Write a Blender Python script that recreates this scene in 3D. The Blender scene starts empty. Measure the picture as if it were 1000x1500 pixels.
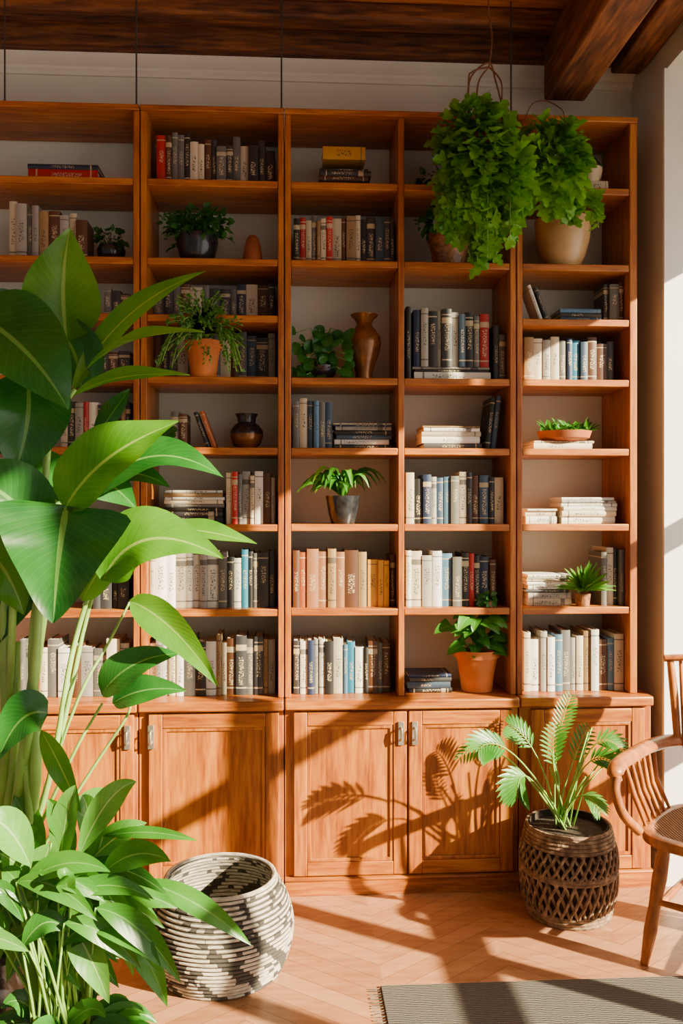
import bpy, math, random
from mathutils import Vector, Matrix
R=random.Random(7)
A=math.radians(3.35); F=1278.0; CAMY=-3.4; HZ=1.5; HY=740.0
def W(px,py,Y):
    th=math.atan((px-500)/F)+A; d=Y-CAMY; X=math.tan(th)*d
    dep=X*math.sin(A)+d*math.cos(A)
    return Vector((X,Y,HZ+(HY-py)*dep/F))
def XP(px,Y): return W(px,740,Y)[0]
scene=bpy.context.scene
COL=scene.collection
# ---------------------------------------------------------------- materials
class NT:
    def __init__(s,name,rough=.5,metal=0,spec=.5):
        s.m=bpy.data.materials.new(name); s.m.use_nodes=True
        s.t=s.m.node_tree; s.b=s.t.nodes['Principled BSDF']; s.out=s.t.nodes['Material Output']
        s.b.inputs['Roughness'].default_value=rough; s.b.inputs['Metallic'].default_value=metal
        s.b.inputs['Specular IOR Level'].default_value=spec
    def n(s,ty,**k):
        nd=s.t.nodes.new(ty)
        for a,b in k.items(): setattr(nd,a,b)
        return nd
    def l(s,a,b): s.t.links.new(a,b)
    def coord(s,kind='Object',scale=(1,1,1),rot=(0,0,0)):
        tc=s.n('ShaderNodeTexCoord'); mp=s.n('ShaderNodeMapping')
        mp.inputs['Scale'].default_value=scale; mp.inputs['Rotation'].default_value=rot
        s.l(tc.outputs[kind],mp.inputs['Vector']); return mp.outputs['Vector']
    def noise(s,vec,scale,detail=4,dist=0):
        nd=s.n('ShaderNodeTexNoise'); nd.inputs['Scale'].default_value=scale
        nd.inputs['Detail'].default_value=detail; nd.inputs['Distortion'].default_value=dist
        if vec is not None: s.l(vec,nd.inputs['Vector'])
        return nd.outputs['Fac']
    def ramp(s,fac,stops):
        nd=s.n('ShaderNodeValToRGB'); e=nd.color_ramp.elements
        while len(e)<len(stops): e.new(.5)
        for i,(p,c) in enumerate(stops):
            e[i].position=p; e[i].color=(c[0],c[1],c[2],1) if not isinstance(c,(int,float)) else (c,c,c,1)
        s.l(fac,nd.inputs['Fac']); return nd.outputs['Color']
    def math(s,op,a,b=None,c=None):
        nd=s.n('ShaderNodeMath',operation=op)
        for i,x in enumerate((a,b,c)):
            if x is None: continue
            if isinstance(x,(int,float)): nd.inputs[i].default_value=x
            else: s.l(x,nd.inputs[i])
        return nd.outputs[0]
    def mix(s,f,a,b,mode='MIX'):
        nd=s.n('ShaderNodeMix',data_type='RGBA',blend_type=mode)
        for i,x in ((0,f),(6,a),(7,b)):
            if isinstance(x,(int,float)): nd.inputs[i].default_value=x
            elif isinstance(x,tuple): nd.inputs[i].default_value=(*x[:3],1)
            else: s.l(x,nd.inputs[i])
        return nd.outputs[2]
    def bump(s,h,st=.3,dist=.01):
        nd=s.n('ShaderNodeBump'); nd.inputs['Strength'].default_value=st; nd.inputs['Distance'].default_value=dist
        s.l(h,nd.inputs['Height']); s.l(nd.outputs[0],s.b.inputs['Normal'])
    def color(s,c):
        if isinstance(c,tuple): s.b.inputs['Base Color'].default_value=(*c[:3],1)
        else: s.l(c,s.b.inputs['Base Color'])
def wood(name,dark,mid,light,scale,rough=.38,coat=.15):
    m=NT(name,rough); v=m.coord('Object',scale)
    oi=m.n('ShaderNodeObjectInfo'); add=m.n('ShaderNodeVectorMath',operation='ADD'); m.l(v,add.inputs[0])
    sc=m.n('ShaderNodeVectorMath',operation='SCALE'); sc.inputs['Scale'].default_value=20
    cx=m.n('ShaderNodeCombineXYZ'); m.l(oi.outputs['Random'],cx.inputs[0]); m.l(oi.outputs['Random'],cx.inputs[2])
    m.l(cx.outputs[0],sc.inputs[0]); m.l(sc.outputs[0],add.inputs[1]); v=add.outputs[0]
    n1=m.noise(v,1.6,5,.9); n2=m.noise(v,9,6,.3)
    f=m.math('ADD',m.math('MULTIPLY',n1,.5),m.math('MULTIPLY',n2,.5))
    m.color(m.ramp(f,[(.36,dark),(.5,mid),(.62,light)])); m.bump(n2,.12,.003)
    m.b.inputs['Coat Weight'].default_value=coat; m.b.inputs['Coat Roughness'].default_value=.25
    return m.m
WD=((.20,.042,.0015),(.37,.100,.004),(.50,.168,.010))
wood_v=wood('oak_vertical',*WD,(9,9,.9),.40,.12); wood_h=wood('oak_horizontal',*WD,(.9,9,9),.40,.12)
beam_h=wood('beam_wood_long',(.025,.007,.002),(.14,.040,.008),(.27,.085,.016),(.8,7,7),.75,0)
beam_v=wood('beam_wood_deep',(.025,.007,.002),(.14,.040,.008),(.27,.085,.016),(7,.8,7),.75,0)
chair_w=wood('chair_wood',(.16,.038,.004),(.34,.095,.010),(.48,.16,.020),(4,4,2),.4,.15)
def plain(name,c,rough=.5,metal=0,var=.12,sc=8,bump=0):
    m=NT(name,rough,metal); n=m.noise(m.coord('Object'),sc,4)
    lo=tuple(x*(1-var*2) for x in c); hi=tuple(min(1,x*(1+var*2)) for x in c)
    m.color(m.ramp(n,[(.3,lo),(.7,hi)]))
    if bump: m.bump(n,bump,.01)
    return m.m
wallm=plain('wall_paint',(.70,.68,.58),.9,0,.03,3)
trimm=plain('trim_paint',(.76,.73,.63),.6,0,.03,3)
ceilm=wood('ceiling_boards',(.16,.04,.006),(.45,.13,.018),(.6,.20,.03),(.8,7,7),.6,0)
# floor chevron
m=NT('chevron_parquet',.36)
v=m.coord('Object'); sp=m.n('ShaderNodeSeparateXYZ'); m.l(v,sp.inputs[0])
x,y=sp.outputs[0],sp.outputs[1]
pp=m.math('PINGPONG',m.math('ADD',x,.13),.42); vv=m.math('ADD',y,m.math('MULTIPLY',pp,.75))
q=m.math('DIVIDE',vv,.085); idx=m.math('FLOOR',q); fr=m.math('FRACT',q)
col=m.math('FLOOR',m.math('DIVIDE',m.math('ADD',x,.13),.42))
cx=m.n('ShaderNodeCombineXYZ'); m.l(idx,cx.inputs[0]); m.l(col,cx.inputs[1])
wn=m.n('ShaderNodeTexWhiteNoise'); m.l(cx.outputs[0],wn.inputs['Vector'])
base=m.ramp(wn.outputs['Value'],[(0,(.33,.135,.055)),(.5,(.43,.19,.085)),(1,(.52,.25,.12))])
gn=m.noise(m.coord('Object',(3,14,3),(0,0,.6)),3,5,.5)
base=m.mix(.4,base,m.ramp(gn,[(.3,(.24,.095,.035)),(.7,(.56,.28,.14))]))
seam=m.math('LESS_THAN',fr,.04)
m.color(m.mix(m.math('MULTIPLY',seam,.65),base,(.11,.04,.015))); floorm=m.m
# rug
m=NT('rug_weave',.95); v=m.coord('Object')
w=m.n('ShaderNodeTexWave'); w.inputs['Scale'].default_value=34; w.inputs['Distortion'].default_value=2.5; w.bands_direction='Y'; m.l(v,w.inputs[0])
n=m.noise(v,60,3); m.color(m.mix(m.math('MULTIPLY',n,.6),m.ramp(w.outputs['Fac'],[(.3,(.05,.042,.036)),(.7,(.18,.155,.13))]),(.10,.088,.075)))
m.bump(w.outputs['Fac'],.6,.01); rugm=m.m
# books
m=NT('book_cover',.5); oi=m.n('ShaderNodeObjectInfo'); tc=m.n('ShaderNodeTexCoord'); sp=m.n('ShaderNodeSeparateXYZ'); m.l(tc.outputs['Generated'],sp.inputs[0])
gx,gz=sp.outputs[0],sp.outputs[2]; rnd=oi.outputs['Random']
def band(a,wd): return m.math('LESS_THAN',m.math('ABSOLUTE',m.math('SUBTRACT',gz,a)),wd)
r2=m.math('FRACT',m.math('MULTIPLY',rnd,7.31)); r3=m.math('FRACT',m.math('MULTIPLY',rnd,17.7))
b1=m.math('MULTIPLY',band(.9,.010),m.math('GREATER_THAN',r2,.45)); b2=m.math('MULTIPLY',band(.12,.012),m.math('GREATER_THAN',r3,.4))
b3=m.math('MULTIPLY',band(.80,.05),m.math('GREATER_THAN',r3,.72))
nz=m.noise(m.coord('Object',(90,90,150)),1.4,2)
zone=m.math('MULTIPLY',m.math('LESS_THAN',m.math('ABSOLUTE',m.math('SUBTRACT',gz,m.math('ADD',.5,m.math('MULTIPLY',m.math('SUBTRACT',r2,.5),.2)))),m.math('ADD',.13,m.math('MULTIPLY',r3,.14))),m.math('LESS_THAN',m.math('ABSOLUTE',m.math('SUBTRACT',gx,.5)),.24))
txt=m.math('MULTIPLY',zone,m.math('GREATER_THAN',nz,.52))
bw=m.n('ShaderNodeRGBToBW'); m.l(oi.outputs['Color'],bw.inputs[0])
con=m.mix(m.math('GREATER_THAN',bw.outputs[0],.2),(.50,.40,.24),(.04,.035,.035))
msk=m.math('MULTIPLY',m.math('MINIMUM',m.math('ADD',m.math('ADD',b1,b2),m.math('ADD',b3,txt)),1),.8)
dirt=m.noise(m.coord('Object',(20,20,6)),2,4)
cc=m.mix(.3,oi.outputs['Color'],m.mix(dirt,(.35,.32,.28),(1,1,1)),'MULTIPLY')
m.color(m.mix(msk,cc,con)); coverm=m.m
m=NT('book_pages',.85); w=m.n('ShaderNodeTexWave'); w.inputs['Scale'].default_value=180; m.l(m.coord('Object'),w.inputs[0])
m.color(m.ramp(w.outputs['Fac'],[(.2,(.48,.41,.29)),(.8,(.72,.66,.53))])); pagem=m.m
# leaves
def leafmat(name,dark,light,rib,rough=.35,tr=.3,veins=16,vs=.14):
    m=NT(name,rough); uv=m.n('ShaderNodeUVMap'); sp=m.n('ShaderNodeSeparateXYZ'); m.l(uv.outputs[0],sp.inputs[0])
    s=m.math('ABSOLUTE',sp.outputs[0]); t=sp.outputs[1]
    vein=m.math('FRACT',m.math('SUBTRACT',m.math('MULTIPLY',t,veins),m.math('MULTIPLY',s,veins*.25)))
    vm=m.math('LESS_THAN',vein,.10); ribm=m.math('LESS_THAN',s,.05)
    nz=m.noise(m.coord('Object'),7,3)
    c=m.ramp(nz,[(.3,dark),(.7,light)]); c=m.mix(m.math('MULTIPLY',vm,vs),c,rib); c=m.mix(m.math('MULTIPLY',ribm,.75),c,rib)
    m.color(c); m.bump(m.math('PINGPONG',vein,.5),.08,.004)
    tl=m.n('ShaderNodeBsdfTranslucent'); mx=m.n('ShaderNodeMixShader'); mx.inputs[0].default_value=tr
    m.l(m.mix(1,c,(1.0,1.0,.35),'MULTIPLY'),tl.inputs[0]); m.l(m.b.outputs[0],mx.inputs[1]); m.l(tl.outputs[0],mx.inputs[2]); m.l(mx.outputs[0],m.out.inputs[0])
    return m.m
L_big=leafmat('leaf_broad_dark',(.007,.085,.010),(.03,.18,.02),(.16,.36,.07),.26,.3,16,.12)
L_lit=leafmat('leaf_broad_sunlit',(.045,.21,.005),(.13,.35,.015),(.34,.52,.10),.26,.40,16,.15)  # brighter copy of the broad leaf, sunlight painted into the green
L_mid=leafmat('leaf_mid_green',(.025,.16,.010),(.08,.29,.02),(.20,.42,.08),.32,.35,10)
L_ivy=leafmat('leaf_ivy',(.06,.26,.004),(.24,.56,.012),(.3,.5,.06),.4,.42,5)  # green raised to paint in sun highlights the ivy does not receive
L_drk=leafmat('leaf_deep_green',(.008,.08,.008),(.03,.18,.018),(.06,.18,.04),.4,.25,6)
L_pal=leafmat('leaf_pale_green',(.05,.23,.02),(.14,.38,.05),(.42,.6,.22),.28,.35,8)
L_low=leafmat('leaf_low_plant',(.012,.10,.008),(.045,.20,.018),(.25,.44,.12),.25,.3,10)
stemm=plain('stem_green',(.18,.36,.05),.45,0,.15,10); stemd=plain('stem_dark',(.05,.12,.02),.5)
stalk=plain('stalk_pale',(.24,.42,.08),.4,0,.2,6)
twig=plain('twig_brown',(.16,.055,.015),.8,0,.2,30,.3)
soil=plain('soil',(.03,.018,.01),.95,0,.3,60,.8)
terra=plain('terracotta',(.60,.17,.03),.75,0,.1,9,.1); terrad=plain('terracotta_brown',(.32,.09,.022),.6,0,.2,14,.2)
blackg=plain('black_glaze',(.018,.018,.02),.18,0,.3,30,.15); bronze=plain('bronze_glaze',(.22,.080,.018),.22,.35,.25,12,.1)
beige=plain('beige_ceramic',(.52,.31,.13),.3,0,.12,7); stone=plain('brown_stoneware',(.24,.10,.035),.4,0,.3,50,.5)
paleb=plain('pale_bowl_ceramic',(.62,.48,.30),.5,0,.08,7)
steel=plain('brushed_metal',(.55,.50,.42),.35,.9,.1,30); cable=plain('dark_cable',(.05,.05,.045),.5,.3)
whitep=plain('window_paint',(.88,.87,.83),.5,0,.02,4)
# coil basket
BN=22; BH=.292; BROW=BH/BN
m=NT('coil_basket_fibre',.9); uv=m.n('ShaderNodeUVMap'); sp=m.n('ShaderNodeSeparateXYZ'); m.l(uv.outputs[0],sp.inputs[0])
u=sp.outputs[0]; ob=m.coord('Object'); so_=m.n('ShaderNodeSeparateXYZ'); m.l(ob,so_.inputs[0]); rr=m.math('DIVIDE',so_.outputs[2],BROW)
rowi=m.math('FLOOR',rr); rf=m.math('FRACT',rr); crease_shade=m.math('GREATER_THAN',m.math('ABSOLUTE',m.math('SUBTRACT',rf,.5)),.35)  # shade between the coils, painted as dark creases in the colour
wob=m.noise(m.coord('Object',(1,1,1)),16,2)
cx=m.n('ShaderNodeCombineXYZ'); m.l(m.math('FLOOR',m.math('ADD',m.math('MULTIPLY',u,52),m.math('ADD',m.math('MULTIPLY',rowi,.37),m.math('MULTIPLY',wob,4)))),cx.inputs[0]); m.l(rowi,cx.inputs[1])
wn=m.n('ShaderNodeTexWhiteNoise'); m.l(cx.outputs[0],wn.inputs['Vector'])
tri=m.math('PINGPONG',m.math('ADD',m.math('MULTIPLY',u,9),m.math('ADD',m.math('MULTIPLY',rowi,.10),m.math('MULTIPLY',wob,.35))),.5)
zz=m.math('LESS_THAN',tri,.15)
nb=m.noise(ob,5,2); hgt=m.math('MULTIPLY',m.math('SUBTRACT',11,rowi),.012)
patch=m.math('GREATER_THAN',m.math('ADD',m.math('ADD',nb,hgt),m.math('MULTIPLY',wn.outputs['Value'],.22)),.58)
sel=m.math('MAXIMUM',m.math('MULTIPLY',zz,patch),m.math('LESS_THAN',wn.outputs['Value'],.13))
nz=m.noise(m.coord('Object',(1,1,5)),40,4); cb=m.ramp(nz,[(.3,(.28,.23,.17)),(.65,(.64,.57,.47))])
c1=m.mix(m.math('MULTIPLY',sel,.93),cb,(.02,.017,.015)); m.color(m.mix(m.math('MULTIPLY',crease_shade,.88),c1,(.03,.022,.017)))
m.bump(nz,.5,.006); coilm=m.m
def grassm(name,a,b_,c_):
    m=NT(name,.9); nz=m.noise(m.coord('Object'),40,5); m.color(m.ramp(nz,[(.3,a),(.55,b_),(.75,c_)])); m.bump(nz,.8,.01); return m.m
seagr=grassm('seagrass_brown',(.08,.045,.025),(.21,.13,.075),(.40,.28,.18)); seadk=grassm('seagrass_dark',(.012,.007,.004),(.035,.02,.012),(.08,.045,.028))
m=NT('rush_seat',.85); w=m.n('ShaderNodeTexWave'); w.inputs['Scale'].default_value=30; w.inputs['Distortion'].default_value=.6; m.l(m.coord('Object'),w.inputs[0]); m.color(m.ramp(w.outputs['Fac'],[(.2,(.10,.035,.012)),(.8,(.34,.16,.06))])); m.bump(w.outputs['Fac'],.8,.006); rush=m.m
# ---------------------------------------------------------------- mesh builder
LOB=[.2,.85,1.0,.42,.55,.30,.02]
class MB:
    def __init__(s): s.v=[];s.f=[];s.m=[];s.u=[]
    def add(s,vs,fs,mat=0,uv=None):
        o=len(s.v); s.v+= [Vector(x) for x in vs]; s.u+= uv if uv else [(0.5,0.5)]*len(vs)
        for f in fs: s.f.append([o+i for i in f]); s.m.append(mat)
    def box(s,x0,x1,y0,y1,z0,z1,mat=0):
        vs=[(x,y,z) for x in (x0,x1) for y in (y0,y1) for z in (z0,z1)]
        s.add(vs,[(0,1,3,2),(4,6,7,5),(0,4,5,1),(2,3,7,6),(0,2,6,4),(1,5,7,3)],mat)
    def ring(s,x0,x1,z0,z1,w,y0,y1,mat=0):
        vs=[]
        for (a,y) in ((0,y1),(0,y0),(w,y0),(w,y1)):
            vs+=[(x0+a,y,z0+a),(x1-a,y,z0+a),(x1-a,y,z1-a),(x0+a,y,z1-a)]
        s.add(vs,[(r*4+i,r*4+(i+1)%4,((r+1)%4)*4+(i+1)%4,((r+1)%4)*4+i) for r in range(4) for i in range(4)],mat)
    def lathe(s,c,prof,seg=32,mat=0,capb=True,sx=1,sy=1):
        vs=[];uv=[];n=len(prof)
        for i,(r,z) in enumerate(prof):
            for k in range(seg+1):
                a=2*math.pi*k/seg; vs.append((c[0]+r*math.cos(a)*sx,c[1]+r*math.sin(a)*sy,c[2]+z)); uv.append((k/seg,i/(n-1)))
        fs=[]
        for i in range(n-1):
            for k in range(seg):
                a=i*(seg+1)+k; fs.append((a,a+1,a+seg+2,a+seg+1))
        if capb: fs.append(tuple(range(seg-1,-1,-1)))
        s.add(vs,fs,mat,uv)
    def tube(s,pts,rad,seg=6,mat=0,caps=True,flat=1.0):
        pts=[Vector(p) for p in pts]; n=len(pts)
        if isinstance(rad,(int,float)): rad=[rad]*n
        vs=[];uv=[];ref=Vector((0,0,1))
        t0=(pts[1]-pts[0]).normalized()
        if abs(t0.z)>.9: ref=Vector((0,1,0))
        a=t0.cross(ref).normalized()
        for i in range(n):
            t=(pts[min(i+1,n-1)]-pts[max(i-1,0)]).normalized()
            a=(a-t*a.dot(t)).normalized(); b=t.cross(a)
            for k in range(seg):
                an=2*math.pi*k/seg; vs.append(pts[i]+(a*math.cos(an)+b*math.sin(an)*flat)*rad[i]); uv.append((k/seg,i/(n-1)))
        fs=[(i*seg+k,i*seg+(k+1)%seg,(i+1)*seg+(k+1)%seg,(i+1)*seg+k) for i in range(n-1) for k in range(seg)]
        if caps: fs.append(tuple(range(seg-1,-1,-1))); fs.append(tuple((n-1)*seg+k for k in range(seg)))
        s.add(vs,fs,mat,uv)
    def leaf(s,b,c,t,w,face,mat=0,nu=8,nv=2,shape='ovate',fold=.2,wave=0.0):
        b,c,t=Vector(b),Vector(c),Vector(t); face=Vector(face); vs=[];uv=[]
        ph=R.uniform(0,6)
        if shape=='lobed': nu=6
        for i in range(nu+1):
            q=i/nu; p=b*(1-q)**2+c*2*q*(1-q)+t*q*q
            tg=((c-b)*(1-q)+(t-c)*q); tg=tg.normalized() if tg.length>1e-6 else Vector((0,0,1))
            sd=tg.cross(face)
            if sd.length<.05: sd=tg.cross(Vector((.3,.2,1)))
            sd.normalize(); nr=sd.cross(tg).normalized()
            if shape=='ovate': h=math.sin(math.pi*q**.72)**.85*(1-.25*q)
            elif shape=='lance': h=math.sin(math.pi*q**.9)**.9
            elif shape=='petiole': h=.05 if q<.3 else .05+math.sin(math.pi*((q-.3)/.7)**.75)**.9
            elif shape=='heart': h=(min(1,q*7)**.5)*(1-q)**.72*1.22
            elif shape=='round': h=math.sqrt(max(0,1-(2*q-1)**2))
            elif shape=='lobed': h=LOB[i]*1.15
            h=max(h,.015)*w/2
            for j in range(-nv,nv+1):
                f=j/nv
                wv=wave*w*math.sin(q*13+ph+(1.5 if f>0 else 0))*abs(f)
                vs.append(p+sd*f*h*(1-.15*fold)+nr*(abs(f)**1.3*h*fold+wv)); uv.append((f,q))
        m=2*nv+1
        s.add(vs,[(i*m+j,i*m+j+1,(i+1)*m+j+1,(i+1)*m+j) for i in range(nu) for j in range(m-1)],mat,uv)
ORI={}
def mk(name,mb,mats,origin=(0,0,0),parent=None,bevel=0,smooth=True,sharp=40,**props):
    o=Vector(origin) if parent is None else ORI[parent.name]
    me=bpy.data.meshes.new(name); me.from_pydata([v-o for v in mb.v],[],mb.f)
    for mm in mats: me.materials.append(mm)
    me.polygons.foreach_set('material_index',mb.m)
    ul=me.uv_layers.new(name='UVMap')
    for lp in me.loops: ul.data[lp.index].uv=mb.u[lp.vertex_index]
    if smooth:
        me.polygons.foreach_set('use_smooth',[True]*len(me.polygons)); me.set_sharp_from_angle(angle=math.radians(sharp))
    me.update()
    ob=bpy.data.objects.new(name,me); COL.objects.link(ob)
    if parent: ob.parent=parent
    else: ob.location=o
    ORI[ob.name]=o
    if bevel:
        bv=ob.modifiers.new('bevel','BEVEL'); bv.width=bevel; bv.segments=2; bv.limit_method='ANGLE'
    for k,v in props.items(): ob[k]=v
    return ob
def empty(name,loc,**props):
    e=bpy.data.objects.new(name,None); e.location=loc; e.empty_display_size=.1; COL.objects.link(e); ORI[e.name]=Vector(loc)
    for k,v in props.items(): e[k]=v
    return e
def struct(name,mb,mats,**k): return mk(name,mb,mats,kind='structure',**k)
# ---------------------------------------------------------------- room
BW=.32; RW=1.48; CZ=3.50
b=MB(); b.box(-3,2.2,-5,BW+.1,-.1,0); struct('floor',b,[floorm],smooth=False)
b=MB(); b.box(-3,RW,BW,BW+.1,0,CZ); struct('wall_back',b,[wallm],smooth=False)
b=MB(); b.box(-3,2.2,-5,BW+.1,CZ,CZ+.1); struct('ceiling',b,[ceilm],smooth=False)
BAY0=-.03; BAY1=-3.6; WX=2.05
b=MB(); b.box(RW,2.15,BAY0,BW+.1,0,CZ); b.box(RW,2.15,-5,BAY1,0,CZ); b.box(RW,2.15,BAY1,BAY0,3.22,CZ)
struct('wall_right',b,[wallm],smooth=False)
b=MB()
b.box(WX,WX+.06,BAY1,BAY0-.02,0,.12); b.box(WX,WX+.06,BAY1,BAY0-.02,3.14,3.22)
for y in (BAY1+.04,-2.9,-2.2,-1.5,-.8,-.10): b.box(WX,WX+.06,y-.04,y+.04,.12,3.14)
for z in (.84,1.70): b.box(WX+.005,WX+.055,BAY1,BAY0-.02,z-.04,z+.04)
struct('window_1',b,[whitep],smooth=False)
b=MB(); b.box(RW-.012,2.05,BAY0-.018,BAY0,0,3.22); struct('reveal_glare_board',b,[whitep],smooth=False)  # whiter board added on the reveal, its paint standing in for sunlit glare
for (y0,y1,zb) in ((-1.46,-.84,2.70),(-.76,-.14,2.70),(-2.16,-1.54,2.85)):  # unseen blinds, added to block direct sun from the upper shelves
    b=MB(); b.tube([(WX-.035,y0,3.12),(WX-.035,y1,3.12)],.028,14); b.box(WX-.04,WX-.036,y0,y1,zb,3.12); b.box(WX-.045,WX-.031,y0,y1,zb-.02,zb)
    mk('added_sun_blind',b,[whitep],origin=(WX-.035,(y0+y1)/2,3.1),label='unseen white blind added to keep sun off the upper shelves',category='blind')
# crown trim
b=MB(); prof=[(0,3.30),(.012,3.30),(.015,3.312),(.022,3.32),(.022,3.332),(.03,3.336),(.045,3.35),(.06,3.362),(.065,3.37),(0,3.37)]
vs=[];fs=[]
for x in (-3,RW):
    for (o,z) in prof: vs.append((x,BW-o,z))
k=len(prof); fs=[(i,(i+1)%k,k+(i+1)%k,k+i) for i in range(k)]; b.add(vs,fs); struct('trim_1',b,[trimm],sharp=20)
b=MB(); b.box(RW-.015,RW,BAY0+.0,BW,0,.1); struct('baseboard_right',b,[trimm],smooth=False)
# beams
def beam(x0,x1,y0,y1,z0,z1,mat,label):
    b=MB(); b.box(x0,x1,y0,y1,z0,z1)
    mk('ceiling_beam',b,[mat],origin=((x0+x1)/2,(y0+y1)/2,z0),bevel=.012,label=label,category='ceiling beam')
beam(-3,RW,BW-.12,BW,3.371,CZ,beam_h,'dark rough-sawn timber beam running along the wall')
beam(-3,RW,.05,.15,3.43,CZ,beam_h,'dark timber beam across the boarded ceiling')
bx0=XP(795,.2); bx1=bx0+.175
beam(bx0,bx1,-3.2,BW-.125,3.19,3.425,beam_v,'heavy dark timber beam projecting into the room')
beam(1.34,1.47,-3.2,BW-.125,3.31,3.425,beam_v,'dark timber beam beside the window wall')
# ---------------------------------------------------------------- bookcases
SH=[2.761,2.457,2.238,1.9985,1.724,1.425,1.095,.751]
D=BW-.005; TOP=3.02; BASE=.751
BF=-.03
CELLS=[]; CROWS=[]
def hdr(x,z,par):
    b=MB(); b.box(x-.011,x+.011,BF-.030,BF-.021,z-.045,z+.045)
    b.tube([(x,BF-.03,z-.022),(x,BF-.045,z-.022),(x,BF-.048,z),(x,BF-.045,z+.022),(x,BF-.03,z+.022)],.005,8)
    mk('handle',b,[steel],parent=par,bevel=.001,label='small brushed metal pull handle')
def door(par,x0,x1,hx):
    z0,z1=.075,.703; y=BF-.001; t=.02; s=.052
    b=MB(); b.box(x0+s-.004,x1-s+.004,y-.009,y-.002,z0+s-.004,z1-s+.004)
    d=mk('door',b,[wood_v],parent=par,bevel=.002,sharp=30)
    for (a,c) in ((x0,x0+s),(x1-s,x1)):
        b=MB(); b.box(a,c,y-t,y,z0,z1); mk('door_stile',b,[wood_v],parent=d,bevel=.003)
    for (a,c) in ((z1-s,z1),(z0,z0+s)):
        b=MB(); b.box(x0+s,x1-s,y-t,y,a,c); mk('door_rail',b,[wood_h],parent=d,bevel=.003)
    b=MB(); b.ring(x0+s,x1-s,z0+s,z1-s,.014,y-t+.004,y-.009); mk('door_moulding',b,[wood_v],parent=d,bevel=.003)
    if hx is not None: hdr(hx,.62,d)
def bookcase(cols,left,right,rows_by_col,baseR=None,label='',doors=[]):
    XL=XP(left,0); XR=XP(right,0)
    e=empty('bookcase',((XL+XR)/2,.15,0),label=label,category='bookcase')
    def P(name,fn,mat,bev=.003):
        b=MB(); fn(b); return mk(name,b,[mat],parent=e,bevel=bev)
    inn=[(XP(a,0),XP(c,0)) for a,c in cols]
    CELLS.extend(inn); CROWS.extend(rows_by_col)
    P('side_panel',lambda b:b.box(XL,inn[0][0],0,D,BASE,TOP),wood_v)
    P('side_panel',lambda b:b.box(inn[-1][1],XR,0,D,BASE,TOP),wood_v)
    P('top_panel',lambda b:b.box(XL,XR,-.008,D,TOP,TOP+.022),wood_h)
    for i in range(len(inn)-1):
        P('divider',lambda b:b.box(inn[i][1],inn[i+1][0],.001,D,BASE,TOP),wood_v)
    for (xa,xb),rows in zip(inn,rows_by_col):
        for r in rows:
            P('shelf',lambda b:b.box(xa+.0005,xb-.0005,.003,D,SH[r]-.027,SH[r]),wood_h)
    bR=XR if baseR is None else baseR
    P('worktop',lambda b:b.box(XL,bR,BF-.03,D,BASE-.038,BASE-.0005),wood_h,.006)
    P('cabinet_body',lambda b:b.box(XL,bR,BF,D,0,BASE-.04),wood_v)
    def pl(b):
        vs=[]
        pr=[(BF,0),(BF-.022,0),(BF-.022,.055),(BF-.027,.06),(BF-.027,.066),(BF-.02,.07),(BF,.07)]
        for x in (XL,bR): vs+=[(x,yy,z) for yy,z in pr]
        k=7; b.add(vs,[(i,(i+1)%k,k+(i+1)%k,k+i) for i in range(k)]+[tuple(range(k-1,-1,-1)),tuple(range(k,2*k))])
    P('plinth',pl,wood_h,.002)
    for (xa,xb,hx) in doors: door(e,xa,xb,hx)
    return e
fullrows=[0,1,2,3,4,5,6]; norows=[0,1,3,4,5,6]
xy=lambda p:XP(p,BF-.02)
bookcase([(-190,195)],-199,204,[fullrows],label='tall orange-brown wooden bookcase with cupboard below, partly behind leafy plant',doors=[(xy(-5)-.02,xy(192)+.01,xy(189)-.006),(xy(-190),xy(-10),None)])
bookcase([(215,407)],205.5,415.5,[fullrows],label='tall orange-brown wooden bookcase with a single-door cupboard',doors=[(xy(219)-.004,xy(410)-.004,xy(226)-.012)])
bookcase([(426,583),(592,747)],417,755.5,[norows,norows],label='wide two-column orange-brown bookcase with double-door cupboard',doors=[(xy(430),xy(595.5),xy(588)-.003),(xy(598.5),xy(753)-.004,xy(606)+.003)])
bookcase([(765,922)],757,933,[fullrows],baseR=XP(953,BF),label='narrow orange-brown wooden bookcase beside the window wall',doors=[(xy(778),xy(944),None)])
for p in (2,197,412,752):
    x=XP(p,-.02); b=MB()
    b.tube([(x,.02,TOP+.023),(x,.02,CZ-.001)],.0035,8); b.lathe((x,.02,TOP+.0228),[(.012,0),(.012,.006),(.004,.012)],12)
    mk('suspension_cable',b,[cable],origin=(x,.02,TOP+.0228),label='thin dark steel cable from ceiling to bookcase top',category='cable')
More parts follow.
